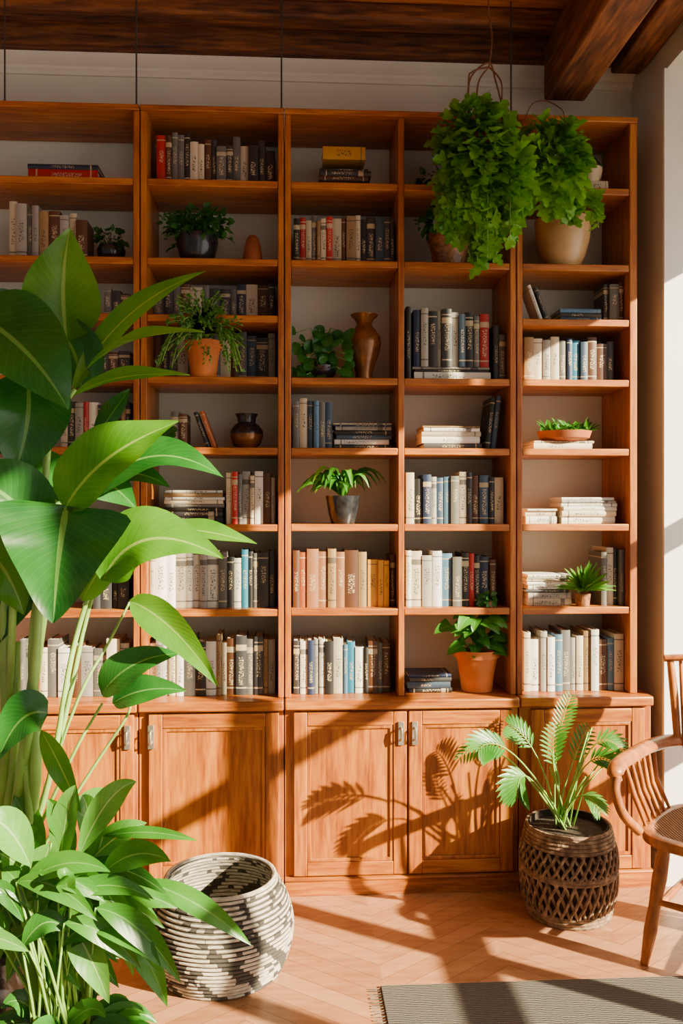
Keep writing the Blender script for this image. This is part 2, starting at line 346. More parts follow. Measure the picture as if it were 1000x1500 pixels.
# ---------------------------------------------------------------- books
CC={'k':((.014,.013,.013),'black'),'n':((.015,.028,.075),'navy blue'),'g':((.13,.125,.115),'grey'),'G':((.34,.32,.28),'light grey'),'w':((.86,.84,.76),'white'),
'c':((.68,.58,.41),'cream'),'t':((.33,.20,.08),'tan'),'b':((.10,.034,.011),'brown'),'r':((.48,.010,.006),'red'),'o':((.42,.10,.02),'rust orange'),'y':((.75,.36,.015),'golden yellow'),
'l':((.09,.20,.34),'blue-grey'),'T':((.02,.22,.38),'teal blue'),'d':((.036,.036,.040),'charcoal'),'p':((.30,.125,.05),'dusty red-brown'),'s':((.04,.075,.13),'slate blue')}
def bookmesh(T,H,Dp):
    b=MB(); bt=.0022; n=5
    sec=[(T*i/n, .003-.0035*math.sin(math.pi*i/n)) for i in range(n+1)]
    out=[(x,y) for x,y in sec]+[(T,.006),(0,.006)]
    k=len(out); vs=[(x,y,0) for x,y in out]+[(x,y,H) for x,y in out]
    fs=[(i,(i+1)%k,k+(i+1)%k,k+i) for i in range(k)]+[tuple(range(k-1,-1,-1)),tuple(range(k,2*k))]
    b.add(vs,fs,0)
    b.box(0,bt,.006,Dp,0,H,0); b.box(T-bt,T,.006,Dp,0,H,0)
    b.box(bt,T-bt,.006,Dp-.004,.003,H-.004,1)
    return b
NB=0
def clampX(X0,X1):
    mid=(X0+X1)/2
    for a,c in CELLS:
        if a<mid<c: return max(X0,a+.002),min(X1,c-.002)
    return X0,X1
def book(loc,T,H,Dp,code,group,pose,roty=0):
    global NB; NB+=1
    c,nm=CC[code]; Dp=min(Dp,.312-loc[1]); b=bookmesh(T,H,Dp)
    ob=mk('book',b,[coverm,pagem],sharp=35); ob.location=loc; ob.rotation_euler=(0,roty,0)
    j=R.uniform(.75,1.12); ob.color=(c[0]*j,c[1]*j,c[2]*j*R.uniform(.92,1.05),1)
    ob['label']=f'{nm} hardcover book {pose}'; ob['category']='book'; ob['group']=group
    return ob
def row(group,r,x0,x1,codes,t0,t1,jit=8,yb=.055):
    z=SH[r]+.0006; X0,X1=clampX(XP(x0,yb),XP(x1,yb)); n=len(codes)
    ws=[R.uniform(.6,1.45) for _ in codes]; S=sum(ws); x=X0; avail=X1-X0-.0008*n
    for i,(cd,w) in enumerate(zip(codes,ws)):
        T=max(.008,avail*w/S); px=x0+(x1-x0)*(i+.5)/n; ty=t0+(t1-t0)*i/max(1,n-1)+R.uniform(-jit,jit)
        Y=yb+R.uniform(-.008,.014); H=W(px,ty,Y)[2]-z; Dp=min(.22,max(.12,H*.72))
        book((x,Y,z),T,H,Dp,cd,group,'standing upright in a row'); x+=T+.0008
def stack(group,z,x0,x1,ytop,codes,yb=.05,jx=5):
    z0=z+.0006; X0,X1=clampX(XP(x0,yb),XP(x1,yb)); zt=W((x0+x1)/2,ytop,yb)[2]; n=len(codes); ws=[R.uniform(.7,1.3) for _ in codes]; S=sum(ws)
    for cd,w in zip(codes,ws):
        T=(zt-z0)*w/S-.0004; a=R.uniform(0,jx)*.0027; c=R.uniform(0,jx)*.0027
        book((X0+a,yb+R.uniform(0,.012),z0+T),T,X1-X0-a-c,min(.22,max(.14,(X1-X0)*.75)),cd,group,'lying flat in a stack',math.pi/2)
        z0+=T+.0004
    return z0
def lean(group,r,xb,ytop,T,code,ang,yb=.06,H=None):
    z=SH[r]+.0006; th=math.radians(ang); H=(W(xb,ytop,yb)[2]-z)/math.cos(th)*.97
    zz=z+(T*math.sin(th) if ang>0 else 0)
    book((XP(xb,yb),yb,zz),T,H,H*.7,code,group,'leaning at a slant on the shelf',th)
# column 1
stack('books in short stack on top shelf',SH[0],37,143,231,'rn')
row('grey and tan books on shelf beside small plant',1,12,128,'cGgGtbGcb',302,318)
row('books behind tall plant',2,8,44,'gct',430,432,4); row('books behind tall plant',2,152,190,'gdb',424,428,4)
row('books behind tall plant',3,120,190,'cgdbd',515,515,4)
row('books on shelf behind leaves',4,88,156,'cdGrwd',592,596,6); lean('books on shelf behind leaves',4,168,592,.014,'w',-8); row('books on shelf behind leaves',4,178,191,'td',588,588,2)
row('dark books behind leaves',6,120,189,'kddkd',838,842,5)
row('pale books on lowest shelf behind stems',7,28,188,'gGrcgwbGgcw',942,942,8)
# column 2
row('books on top shelf',0,229,403,'rbggkccbdgdgckdk',198,212,9)
row('books behind trailing fern',2,219,403,'gdgbcgddgncbd',418,420,5,.14)
row('books behind terracotta pot',3,219,403,'bdgcgdGgcbgsdG',488,492,5,.15)
row('small books by round jar',4,250,274,'gb',602,606,2); lean('small books by round jar',4,311,602,.017,'o',-20); lean('small books by round jar',4,302,603,.015,'k',-20)
stack('stacked books beside upright books',SH[5],238,329,692,'kdkgcwtw'); row('upright books beside stack',5,331,403,'crgGcwbG',693,696,5)
row('pale books in long row',6,217,403,'cwwcwwGwgkwTkgdd',808,812,7)
row('mixed books on lowest shelf',7,217,403,'wGwcwgkwtcbdgdtG',935,942,9)
# column 3
stack('stack of old books on top shelf',SH[0],464,544,232,'kbdk'); stack('stack of old books on top shelf',W(500,232,.05)[2],472,540,213,'y')
row('antique books on shelf',1,430,578,'krcgtcrcbtckdsdd',320,318,5)
row('grey books beside stack',4,429,487,'gcslgs',586,592,5); stack('flat stacked books on shelf',SH[4],488,574,600,'dwskGnc')
row('leather-bound set with gilt bands',6,429,537,'bopptpbt',806,806,3); row('golden yellow volumes',6,539,570,'yyy',818,820,2); row('leather-bound set with gilt bands',6,572,579,'b',812,812,1)
row('mixed books on lowest shelf by cupboard',7,430,572,'dwnGwkclTwkbgb',938,944,6)
# column 4
zt=stack('flat books under upright books',SH[3],604,720,529,'wdG')
def row_at(group,z,x0,x1,codes,t0,t1,jit):
    SH.append(z); row(group,len(SH)-1,x0,x1,codes,t0,t1,jit,.06)
row_at('upright books standing on flat books',zt,606,702,'nGkGdwskg',450,462,4)
row('tall books by flat stack',3,595,602,'k',448,448,1)
row('tall books by flat stack',3,723,741,'dg',476,490,1)
row_at('upright books standing on flat books',zt,703.5,717,'r',459,459,1)
stack('cream books in flat stack',SH[4],617,706,607,'dwcwt'); lean('slanted dark books',4,710,581,.020,'k',7); lean('slanted dark books',4,718.5,578,.020,'s',7)
row('mixed books under cream stack',5,595,737,'cknGslgcdbskc',697,695,5)
row('mixed books above potted plant',6,595,727,'wcGwlgkrknb',808,818,4)
stack('dark books beside terracotta pot',SH[7],596,664,976,'ksdn')
# column 5
stack('cream books under pale bowl',SH[0],852,892,263,'c',.05,1)
lean('small leaning books',2,791,417,.014,'w',-20,.06); lean('small leaning books',2,800,420,.014,'d',-20,.06); stack('small flat stacked books',SH[2],820,882,444,'sdl'); row('upright books by small stack',2,886,915,'dgb',417,416,3)
row('books beside window wall',3,769,900,'tcGcgnTsbbd',493,500,5)
stt=stack('cream books under succulent bowl',SH[4],780,872,641,'cc')
stack('white flat books',SH[5],769,818,736,'wcw'); stack('white flat books',SH[5],822,905,709,'wcwwGw')
stack('pale flat books by spiky plant',SH[6],770,838,818,'cGdwwcGw'); row('upright books by spiky plant',6,880,915,'gcdg',806,803,3)
row('pale books on lowest shelf by window',7,768,916,'cwGwlgGctwblc',928,930,9)
print('BOOKS',NB)
# ---------------------------------------------------------------- pots & plants
def confine(b,loc):
    # keep foliage that is inside a bookcase compartment clear of its boards
    for (a,c),rows in zip(CELLS,CROWS):
        if a<loc[0]<c:
            lv=[SH[r] for r in rows]+[BASE]
            up=[z for z in lv if z>loc[2]+.08]; zt=(min(up)-.031) if up else TOP-.004
            dn=[z for z in lv if z<=loc[2]+.002]; zb=max(dn)+.003
            for v in b.v:
                if v.y>-.012:
                    if v.y>.305: v.y=.305
                    if v.z>zt+.03 or v.z<zb-.03: v.y=-.014-(v.y+.012)*.1
                    else:
                        v.x=min(max(v.x,a+.004),c-.004); v.z=min(max(v.z,zb),zt)
def potted(name,label,cat,loc,prof,pmat,fill,mats,soilz=None,seg=32,potname='pot',shelf=True):
    e=empty(name,loc,label=label,category=cat)
    b=MB(); b.lathe(loc,prof,seg,0); mk(potname,b,[pmat],parent=e)
    if soilz:
        r=soilz[0]; b=MB(); b.lathe(loc,[(r,soilz[1]),(r*.6,soilz[1]+.006),(0.001,soilz[1]+.008)],20,0,False); mk('soil',b,[soil],parent=e)
    b=MB(); fill(b,Vector(loc))
    if shelf: confine(b,loc)
    mk('foliage',b,mats,parent=e,sharp=180)
    return e
def potprof(rb,rt,h,rim=.0,wall=.008):
    p=[(rb,0),(rb+(rt-rb)*.5,h*.5),(rt,h-(.03 if rim else 0))]
    if rim: p+=[(rt+rim,h-.03),(rt+rim,h)]
    else: p+=[(rt,h)]
    rr=rt+rim
    p+=[(rr-wall,h),(rt-wall-.004,h*.75)]
    return p
def rv():
    while True:
        v=Vector((R.uniform(-1,1),R.uniform(-1,1),R.uniform(-1,1)))
        if .1<v.length<1: return v.normalized()
def bush(b,c,rad,n,size,mat=0,shape='ovate',asp=.75,shell=.5,face=(0,-1,.5),droop=.5,mats=1):
    c=Vector(c)
    for i in range(n):
        d=rv(); k=R.uniform(shell,1)
        p=c+Vector((d.x*rad[0],d.y*rad[1],d.z*rad[2]))*k
        s=size*R.uniform(.6,1.25); dr=(d+rv()*.7+Vector((0,-.2,-droop))).normalized()
        f=(Vector(face)+d*.8+rv()*.5).normalized()
        b.leaf(p,p+dr*s*.5+f*s*.12,p+dr*s,s*asp,f,mat if mats==1 else R.choice(range(mats)),4,1,shape,.25)
def sprig(b,p0,p1,n,size,sm,mat=0,shape='ovate',asp=.6,sag=.0):
    p0,p1=Vector(p0),Vector(p1); pts=[p0.lerp(p1,i/6)+Vector((0,0,sag*4*(i/6)*(1-i/6))) for i in range(7)]
    b.tube(pts,.0018,4,sm)
    for i in range(n):
        q=(i+.5)/n; p=p0.lerp(p1,q)+Vector((0,0,sag*4*q*(1-q))); d=(rv()+(p1-p0).normalized()*.6).normalized(); s=size*R.uniform(.7,1.2)
        f=(Vector((0,-1,.5))+rv()*.4); b.leaf(p,p+d*s*.5,p+d*s,s*asp,f,mat,4,1,shape,.2)
def at(px,Y,z): return (XP(px,Y),Y,z)
e=.0008
def f(b,c):
    bush(b,c+Vector((0,-.01,.10)),(.060,.05,.045),70,.035)
    for i in range(12):
        d=rv(); b.tube([c+Vector((0,0,.05)),c+Vector((d.x*.04,d.y*.03,.10))],.0015,4,1)
potted('potted_plant','small dark bowl with low bushy dark green plant','plant',at(163,.12,SH[1]+e),[(.03,0),(.052,.03),(.056,.055),(.048,.07),(.043,.07),(.045,.05)],blackg,f,[L_drk,stemd],(.044,.055))
def f(b,c):
    for i in range(46):
        a=R.uniform(0,6.28); rr=R.uniform(.06,.16); p1=c+Vector((math.cos(a)*rr*1.0,math.sin(a)*rr*.5-.03,R.uniform(.12,.225)-(rr-.06)*.5))
        sprig(b,c+Vector((0,0,.10)),p1,9,.030,1,0,sag=.03)
    bush(b,c+Vector((0,-.03,.165)),(.14,.075,.06),230,.03)
potted('potted_plant','black glazed pot with bushy dark green foliage','plant',at(289,.13,SH[1]+e),[(.05,0),(.07,.035),(.083,.09),(.082,.118),(.074,.125),(.068,.125),(.07,.09)],blackg,f,[L_drk,stemd],(.068,.105))
b=MB(); c=at(370,.1,SH[1]+e); b.lathe(c,[(.038,0),(.038,.03),(.033,.07),(.024,.105),(.015,.118),(.002,.122)],24); mk('ceramic_cone',b,[terrad],origin=c,label='small terracotta cone-shaped ornament on shelf',category='ornament')
def f(b,c):
    for i in range(80):
        a=R.uniform(0,6.28); rr=R.uniform(.05,.18); z=R.uniform(.17,.32)-max(0,rr-.08)*1.5
        p1=c+Vector((math.cos(a)*rr,-.10+math.sin(a)*rr*.15-.02,z)); sprig(b,c+Vector((0,-.02,.14)),p1,15,.018,1,0,'lance',.5,sag=.04)
    for i in range(12):
        x=R.choice((-1,1,1))*R.uniform(.08,.17); sprig(b,c+Vector((x*.6,-.10,.18)),c+Vector((x,-.12,R.uniform(.0,.06))),14,.018,1,0,'lance',.5,.02)
    for v in b.v:
        if v.z>c.z+.16 and v.y>-.012: v.y=-.012
potted('potted_plant','terracotta pot with feathery light green fern','plant',at(298,.066,SH[3]+e),potprof(.050,.066,.145,.006),terra,f,[L_mid,stemm],(.058,.125),shelf=False)
b=MB(); c=at(361,.12,SH[4]+e); b.lathe(c,[(.035,0),(.055,.018),(.066,.05),(.064,.075),(.045,.098),(.034,.105),(.036,.125),(.045,.14),(.039,.14),(.03,.12),(.03,.10)],32,0)
j=mk('round_jar',b,[bronze],origin=c,label='small round brown jar with dark neck on shelf',category='jar')
b=MB(); b.lathe(Vector(c),[(.0665,.060),(.0655,.075),(.0475,.0985),(.0365,.106),(.038,.125),(.0465,.141)],32,0,False); mk('jar_neck',b,[blackg],parent=j,label='black glazed upper band')
def f(b,c):
    for i in range(9):
        a=R.uniform(0,6.28); d=Vector((math.cos(a),math.sin(a)*.4,R.uniform(.2,1))).normalized()*R.uniform(.04,.085); b.leaf(c+Vector((0,0,.03)),c+Vector((0,0,.05))+d*.6,c+Vector((0,0,.03))+d,.035,(0,-1,.4),0,5,1,'round')
potted('potted_plant','tiny cup with round-leaved sprout on shelf','plant',at(235,.03,SH[4]+e),potprof(.02,.027,.035),terrad,f,[L_drk])
def f(b,c):
    for i in range(60):
        x=R.uniform(-.105,.105); z=R.uniform(.01,.19); p=c+Vector((x,-.03-R.uniform(0,.05),z)); s=R.uniform(.035,.058)
        b.tube([c+Vector((0,0,.05)),c+Vector((x*.4,0,z+.03)),p],.002,5,1)
        d=Vector((x*3,-.15,R.uniform(-.6,.4))).normalized(); b.leaf(p,p+d*s*.5+Vector((0,-.008,.004)),p+d*s,s,(R.uniform(-.3,.3),-1,.5),0,8,2,'round',.15)
potted('potted_plant','dark bowl with cluster of round green leaves','plant',at(470,.1,SH[3]+e),[(.04,0),(.062,.03),(.068,.055),(.06,.07),(.055,.07),(.056,.05)],blackg,f,[L_drk,stemm],(.055,.05))
b=MB(); c=at(533,.11,SH[3]+e); b.lathe(c,[(.034,0),(.036,.012),(.034,.03),(.045,.07),(.062,.115),(.069,.15),(.066,.178),(.048,.205),(.034,.222),(.031,.235),(.04,.25),(.053,.262),(.056,.268),(.05,.268),(.036,.252),(.026,.235),(.026,.2)],40)
mk('vase',b,[bronze],origin=c,label='glossy bronze-brown ceramic vase with flared lip',category='vase')
def f(b,c):
    for i in range(40):
        a=R.uniform(0,6.28); rr=R.uniform(.10,.195); dz=R.uniform(.08,.2); d=Vector((math.cos(a)*rr,math.sin(a)*rr*.4-.03,0))
        b.leaf(c+Vector((0,0,.10)),c+d*.55+Vector((0,0,.12+dz)),c+d+Vector((0,0,.09+dz*.35)),.030,(0,-.5,1),R.choice((0,0,1)),9,1,'lance',.3)
potted('potted_plant','dark speckled pot with arching strap-leaved plant','plant',at(502,.1,SH[5]+e),[(.046,0),(.058,.04),(.068,.10),(.07,.112),(.063,.112),(.062,.09)],blackg,f,[L_mid,L_ivy],(.062,.10))
def f(b,c):
    bush(b,c+Vector((-.02,-.02,.19)),(.11,.07,.06),180,.035,mats=2)
    for i in range(14):
        d=rv(); b.tube([c+Vector((0,0,.12)),c+Vector((d.x*.08,d.y*.04,.19))],.0018,4,2)
potted('potted_plant','brown speckled stoneware pot with dark leafy plant','plant',at(657,.11,SH[1]+e),potprof(.062,.083,.14,.004),stone,f,[L_drk,L_drk,stemd],(.078,.125))
def f(b,c): bush(b,c+Vector((0,0,.06)),(.07,.05,.04),60,.035)
potted('potted_plant','small dark bowl with trailing green leaves on top shelf','plant',at(640,.12,SH[0]+e),[(.035,0),(.05,.03),(.052,.05),(.045,.05),(.045,.04)],blackg,f,[L_drk],(.045,.04))
def f(b,c):
    for i in range(36):
        a=R.uniform(0,6.28); rr=R.uniform(.03,.115); z=R.uniform(.17,.32); p=c+Vector((math.cos(a)*rr-.01,math.sin(a)*rr*.5-.03,z)); s=R.uniform(.055,.085)
        b.tube([c+Vector((0,0,.145)),c+Vector((math.cos(a)*rr*.3,math.sin(a)*rr*.2,z*.8+.02)),p],.002,5,1)
        d=Vector((math.cos(a),-.3,-.35)).normalized(); b.leaf(p,p+d*s*.5+Vector((0,-.006,.015)),p+d*s,s*.85,(R.uniform(-.3,.3),-.7,.8),0,8,2,'heart',.2)
potted('potted_plant','classic terracotta pot with heart-leaved green plant','plant',at(698,.1,SH[7]+e),potprof(.062,.083,.165,.008),terra,f,[L_mid,stemm],(.076,.145))
def f(b,c): bush(b,c+Vector((.0,-.01,.11)),(.04,.04,.035),40,.03)
potted('potted_plant','small pale ceramic bowl with little green plant','plant',at(864,.1,SH[0]+.030),[(.02,0),(.03,.012),(.046,.055),(.05,.08),(.044,.08),(.04,.06)],paleb,f,[L_drk],(.042,.068))
def f(b,c):
    t=Vector(W(808,240,-.125))
    for i in range(26):
        d=rv(); q=t+Vector((d.x*.12,d.y*.07,d.z*.13)); b.tube([c+Vector((0,0,.2)),c+Vector((-.01,-.14,.24)),q],.002,4,1)
    bush(b,t,(.135,.085,.18),620,.052,droop=.6,shell=.4,asp=1.0,shape='lobed')
    for i in range(12):
        x=R.uniform(-.13,.08); p=c+Vector((x,-.17,.26)); sprig(b,p,p+Vector((R.uniform(-.02,.02),-.01,-R.uniform(.05,.15))),8,.042,1,0,'lobed',1)
potted('potted_plant','large beige ceramic pot with lush bright green ivy','plant',at(824,.115,SH[1]+e),[(.075,0),(.076,.012),(.07,.016),(.09,.06),(.108,.13),(.112,.18),(.115,.205),(.108,.21),(.100,.205),(.1,.17)],beige,f,[L_ivy,stemm],(.1,.185),shelf=False)
# hanging planter
hc=Vector(W(708,240,-.19)); e0=empty('hanging_planter',tuple(hc),label='hanging basket overflowing with lush trailing green ivy',category='plant')
b=MB(); b.lathe(hc,[(.03,-.07),(.06,-.05),(.08,0),(.08,.01),(.073,.01),(.07,0)],24); mk('basket',b,[seadk],parent=e0)
b=MB(); bush(b,hc+Vector((-.02,0,0.02)),(.155,.12,.215),820,.052,droop=.6,shell=.5,asp=1.0,shape='lobed')
bush(b,hc+Vector((-.02,0,-.15)),(.16,.10,.15),380,.050,droop=.8,shell=.4,asp=1.0,shape='lobed')
bush(b,hc+Vector((.10,0,-.03)),(.08,.09,.17),220,.050,droop=.6,asp=1.0,shape='lobed')
for i in range(30):
    x=R.uniform(-.17,.13); p=hc+Vector((x,R.uniform(-.1,.02),-.15)); sprig(b,p,p+Vector((R.uniform(-.02,.02),0,-R.uniform(.10,.26)+abs(x+.01)*.6)),12,.044,1,0,'lobed',1)
p=hc+Vector((.0,-.05,-.2))
for i in range(4): sprig(b,p,Vector(W(696+i*8,398-i*12,-.21)),14,.042,1,0,'lobed',1)
for v in b.v:
    if v.y>-.02: v.y=-.02
mk('foliage',b,[L_ivy,stemm],parent=e0,sharp=180)
b=MB()
def curve(pts,n=6):
    P=[Vector(p) for p in pts]; out=[]
    for i in range(len(P)-1):
        p0=P[max(i-1,0)];p1=P[i];p2=P[i+1];p3=P[min(i+2,len(P)-1)]
        for k in range(n):
            t=k/n; out.append(.5*((2*p1)+(p2-p0)*t+(2*p0-5*p1+4*p2-p3)*t*t+(-p0+3*p1-3*p2+p3)*t**3))
    out.append(P[-1]); return out
Yh=-.19; topz=CZ
g=Vector(W(716,98,Yh)); tp=Vector((g.x+.01,Yh,topz-.002))
b.tube(curve([tp,tp.lerp(g,.4)+Vector((-.008,0,0)),tp.lerp(g,.7)+Vector((.008,0,0)),g]),.003,6)
for s in ((686,125),(698,150),(735,150)):
    q=Vector(W(s[0],s[1],Yh)); end=hc+Vector(((q.x-hc.x)*1.0,0,0.01)); b.tube(curve([g,g.lerp(q,.5)+Vector(((q.x-g.x)*.35,-.01,.01)),q,end]),.0034,6)
b.tube(curve([W(684,150,Yh),W(690,112,Yh),W(716,92,Yh),W(726,120,Yh),W(734,150,Yh)]),.0034,6)
b.lathe((tp.x,Yh,topz-.012),[(.012,0),(.012,.011),(.002,.0115)],10)
mk('hanger',b,[twig],parent=e0,label='twisted brown vine hanger')
b=MB(); b.tube(curve([W(768,175,-.04),W(780,152,-.04),W(800,148,-.05),W(822,160,-.06),W(826,172,-.06)]),.0022,5)
mk('twig',b,[twig],origin=W(768,175,-.04),label='thin curved dry twig above the ivy',category='twig')
def f(b,c):
    for i in range(110):
        a=R.uniform(0,6.28); el=R.uniform(.1,1.2); L=R.uniform(.04,.075); x=R.uniform(-.09,.09); d=Vector((math.cos(a)*math.cos(el)+x*4,math.sin(a)*math.cos(el),math.sin(el))).normalized()*L
        p=c+Vector((x,R.uniform(-.04,.03),.035)); b.leaf(p,p+d*.5+Vector((0,0,.01)),p+d,.012,(0,-.6,1),0,4,1,'lance',.3)
potted('potted_succulent','low terracotta bowl of spiky green succulents on books','plant',at(826,.12,stt+e),[(.07,0),(.10,.012),(.11,.04),(.104,.04),(.1,.025)],terrad,f,[L_mid],(.1,.03))
def f(b,c):
    for i in range(90):
        a=R.uniform(0,6.28); el=R.uniform(.0,1.45); L=R.uniform(.09,.135); d=Vector((math.cos(a)*math.cos(el),-abs(math.sin(a))*math.cos(el)*.6-.1,math.sin(el))).normalized()*L
        p=c+Vector((0,-.01,.06)); b.leaf(p,p+d*.55+Vector((0,0,.012)),p+d,.012,(0,-1,.6),R.choice((0,1)),5,1,'lance',.35)
potted('potted_plant','spiky bright green air plant in small pot','plant',at(853,.04,SH[6]+e),potprof(.026,.032,.05),stone,f,[L_ivy,L_pal],(.028,.04))
def f(b,c): bush(b,c+Vector((0,0,.035)),(.035,.02,.02),26,.03)
potted('potted_plant','tiny pot with small green sprout on shelf edge','plant',at(716,.024,SH[6]+e),potprof(.014,.018,.022),stone,f,[L_drk])
# ---------------------------------------------------------------- floor things
c=Vector((XP(323,-.55),-.55,.001)); e0=empty('woven_basket',tuple(c),label='round black and cream coiled rope basket on the floor',category='basket')
b=MB(); N=BN; H=BH; rc=H/N/2
def rb(q): return .185+.062*math.sin(math.pi*min(1,q*.86+.06))-.018*q
prof=[]
for i in range(N):
    q=(i+.5)/N; r=rb(q)
    for k in range(6):
        a=-math.pi/2+math.pi*k/5*1.0; prof.append((r+rc*1.3*math.cos(a)-rc*1.3,(i+.5)*2*rc+rc*math.sin(a)*.96))
prof.append((rb(1)-rc*1.0-.006,H))
for i in range(N-1,1,-1):
    prof.append((rb(i/N)-.020,i*2*rc)); prof.append((rb(i/N)-.016,i*2*rc-rc))
prof.append((.001,rc*3))
b.lathe(c,prof,96,0); mk('basket_wall',b,[coilm],parent=e0,sharp=180)
b=MB(); b.tube([c+Vector((math.cos(t/48*6.2832)*(rb(1)-.008),math.sin(t/48*6.2832)*(rb(1)-.008),H+.002)) for t in range(49)],.009,8); mk('rim',b,[coilm],parent=e0,label='thick coiled rim')
# right basket plant
c=Vector((XP(832,-.235),-.235,.001)); e0=empty('potted_palm',tuple(c),label='feathery green palm in brown woven seagrass basket',category='plant')
b=MB(); H=.335
def rq(q): return .130+.042*math.sin(math.pi*min(1,.12+q*.75))
b.lathe(c,[(rq(i/12)-.008,.005+i/12*(H-.01)) for i in range(13)]+[(.142,H-.005),(.136,.25),(.001,.25)],40,1)  # near-black inner wall paints the shade seen between the strands
for zz in [0.008,.022,.036]+[H-.012-.013*i for i in range(5)]+[H*.5,H*.5+.012]:
    r=rq(zz/H); b.tube([c+Vector((math.cos(t/40*6.2832)*r,math.sin(t/40*6.2832)*r,zz)) for t in range(41)],.0072,6)
nS=34
for s in range(nS):
    for sg in (1,-1):
        for (z0,z1) in ((.04,H*.5),(H*.5+.012,H-.07)):
            pts=[]
            for i in range(7):
                q=i/6; z=z0+(z1-z0)*q; an=2*math.pi*s/nS+sg*q*.30+R.uniform(-.02,.02); r=rq(z/H)+.002+.003*math.sin(q*math.pi)*sg; pts.append(c+Vector((math.cos(an)*r,math.sin(an)*r,z)))
            b.tube(pts,.0058,5)
mk('basket',b,[seagr,seadk],parent=e0)
b=MB(); b.lathe(c,[(.134,H-.03),(.08,H-.024),(.001,H-.02)],24,0,False); mk('soil',b,[soil],parent=e0)
b=MB()
def frond(b,p0,p1,ctl,nl,ll,mat,sm):
    p0,p1,ctl=Vector(p0),Vector(p1),Vector(ctl); Qf=lambda q:p0*(1-q)**2+ctl*2*q*(1-q)+p1*q*q
    b.tube([Qf(i/10) for i in range(11)],[.0045*(1-.75*i/10) for i in range(11)],5,sm)
    for i in range(nl):
        q=.58+.42*(i+.5)/nl; p=Qf(q); tg=(Qf(min(1,q+.02))-Qf(q-.02)).normalized(); sd=tg.cross(Vector((0,-.8,.6))).normalized(); L=ll*math.sin(math.pi*(.18+.75*(i+.5)/nl))**.7
        for s in (1,-1):
            d=(sd*s+tg*1.2+Vector((0,-.1,-.5))).normalized(); b.leaf(p,p+d*L*.55+Vector((0,0,.006)),p+d*L,L*.2,(0,-.8,.6),mat,4,1,'lance',.3)
base=c+Vector((-.01,0,H-.03))
def PP(px,py,Y): return Vector(W(px,py,Y))
for (x,y,Y,cx,cy,nl,ll,mt) in [(700,1098,-.42,740,1055,9,.10,0),(672,1112,-.38,725,1050,8,.06,1),(758,1168,-.40,755,1085,11,.11,0),(745,1062,-.2,790,1080,9,.075,0),(836,1018,-.2,805,1090,13,.055,0),(812,1062,-.3,800,1130,10,.065,0),(912,1100,-.3,860,1040,9,.075,1),(903,1122,-.38,850,1075,9,.075,0),(862,1065,-.15,830,1120,8,.06,0),(880,1190,-.38,845,1130,8,.07,1)]:
    frond(b,base+Vector((R.uniform(-.03,.03),R.uniform(-.03,.03),0)),PP(x,y,Y),PP(cx,cy,(Y-.235)/2),nl,ll,mt,2)
for i in range(9):
    t=base+Vector((R.uniform(-.12,.14),R.uniform(-.1,.02),R.uniform(.2,.38))); b.tube([base+Vector((R.uniform(-.04,.04),0,0)),base.lerp(t,.5)+Vector((0,0,.04)),t],.003,5,2)
for v in b.v:
    if v.y>-.085: v.y=-.085
mk('fronds',b,[L_mid,L_pal,stemm],parent=e0,sharp=180)
# rug
b=MB(); b.box(.28,2.0,-2.3,-.70,.0005,.008)
o=mk('rug',b,[rugm],origin=(1.1,-1.4,0.0005),bevel=.002,label='grey and beige flat-woven rug on wooden floor',category='rug')
b=MB()
for i in range(107):
    y=-.71-i*.0148; b.tube([(.281,y,.004),(.262,y+R.uniform(-.003,.003),.003),(.24,y+R.uniform(-.006,.006),.0025)],.0018,4)
mk('fringe',b,[rugm],parent=o,kind='stuff')
# ---------------------------------------------------------------- chair
th=math.radians(40); cc=Vector((1.455,-.585,.0008)); cs,sn=math.cos(th),math.sin(th)
def Q(x,y,z): return Vector((cc.x+x*cs+y*sn,cc.y-x*sn+y*cs,cc.z+z*.925))
ch=empty('armchair',tuple(cc),label='honey-brown wooden spindle armchair with woven rush seat',category='chair')
def CP(name,fn,mats=[chair_w],**k): b=MB(); fn(b); return mk(name,b,mats,parent=ch,sharp=50,**k)
lz=[0,.06,.12,.20,.30,.37,.42]; lr=[.014,.018,.022,.019,.024,.021,.017]
for (x,y) in ((-.19,-.19),(.19,-.19),(-.17,.19),(.17,.19)):
    lift=.0090 if (x>0) else 0
    CP('leg',lambda b:b.tube([Q(x*(1.12-.27*q/.42),y*(1.12-.27*q/.42),max(q,lift)) for q in lz],lr,12))
for (p,q_,r) in ((Q(-.2,-.17,.17),Q(-.185,.17,.17),.011),(Q(.2,-.17,.17),Q(.185,.17,.17),.011),(Q(-.19,-.19,.22),Q(.19,-.19,.22),.012),(Q(-.17,.18,.24),Q(.17,.18,.24),.011)):
    CP('stretcher',lambda b:b.tube([p,p.lerp(q_,.5),q_],[r*.8,r*1.2,r*.8],8))
def seatpt(a,k=1):
    x=math.copysign(abs(math.cos(a))**.55,math.cos(a))*.255*k; y=math.copysign(abs(math.sin(a))**.55,math.sin(a))*.235*k; return x*(1-.12*(y>0)*abs(y)/.235),y
def fn(b):
    vs=[];n=48
    for (k,z) in ((.93,.410),(1,.42),(1.01,.44),(1,.452),(.9,.458),(.86,.452)):
        for i in range(n): x,y=seatpt(2*math.pi*i/n,k); vs.append(Q(x,y,z))
    fs=[(r*n+i,r*n+(i+1)%n,(r+1)*n+(i+1)%n,(r+1)*n+i) for r in range(5) for i in range(n)]; fs.append(tuple(range(n-1,-1,-1))); b.add(vs,fs)
CP('seat_frame',fn)
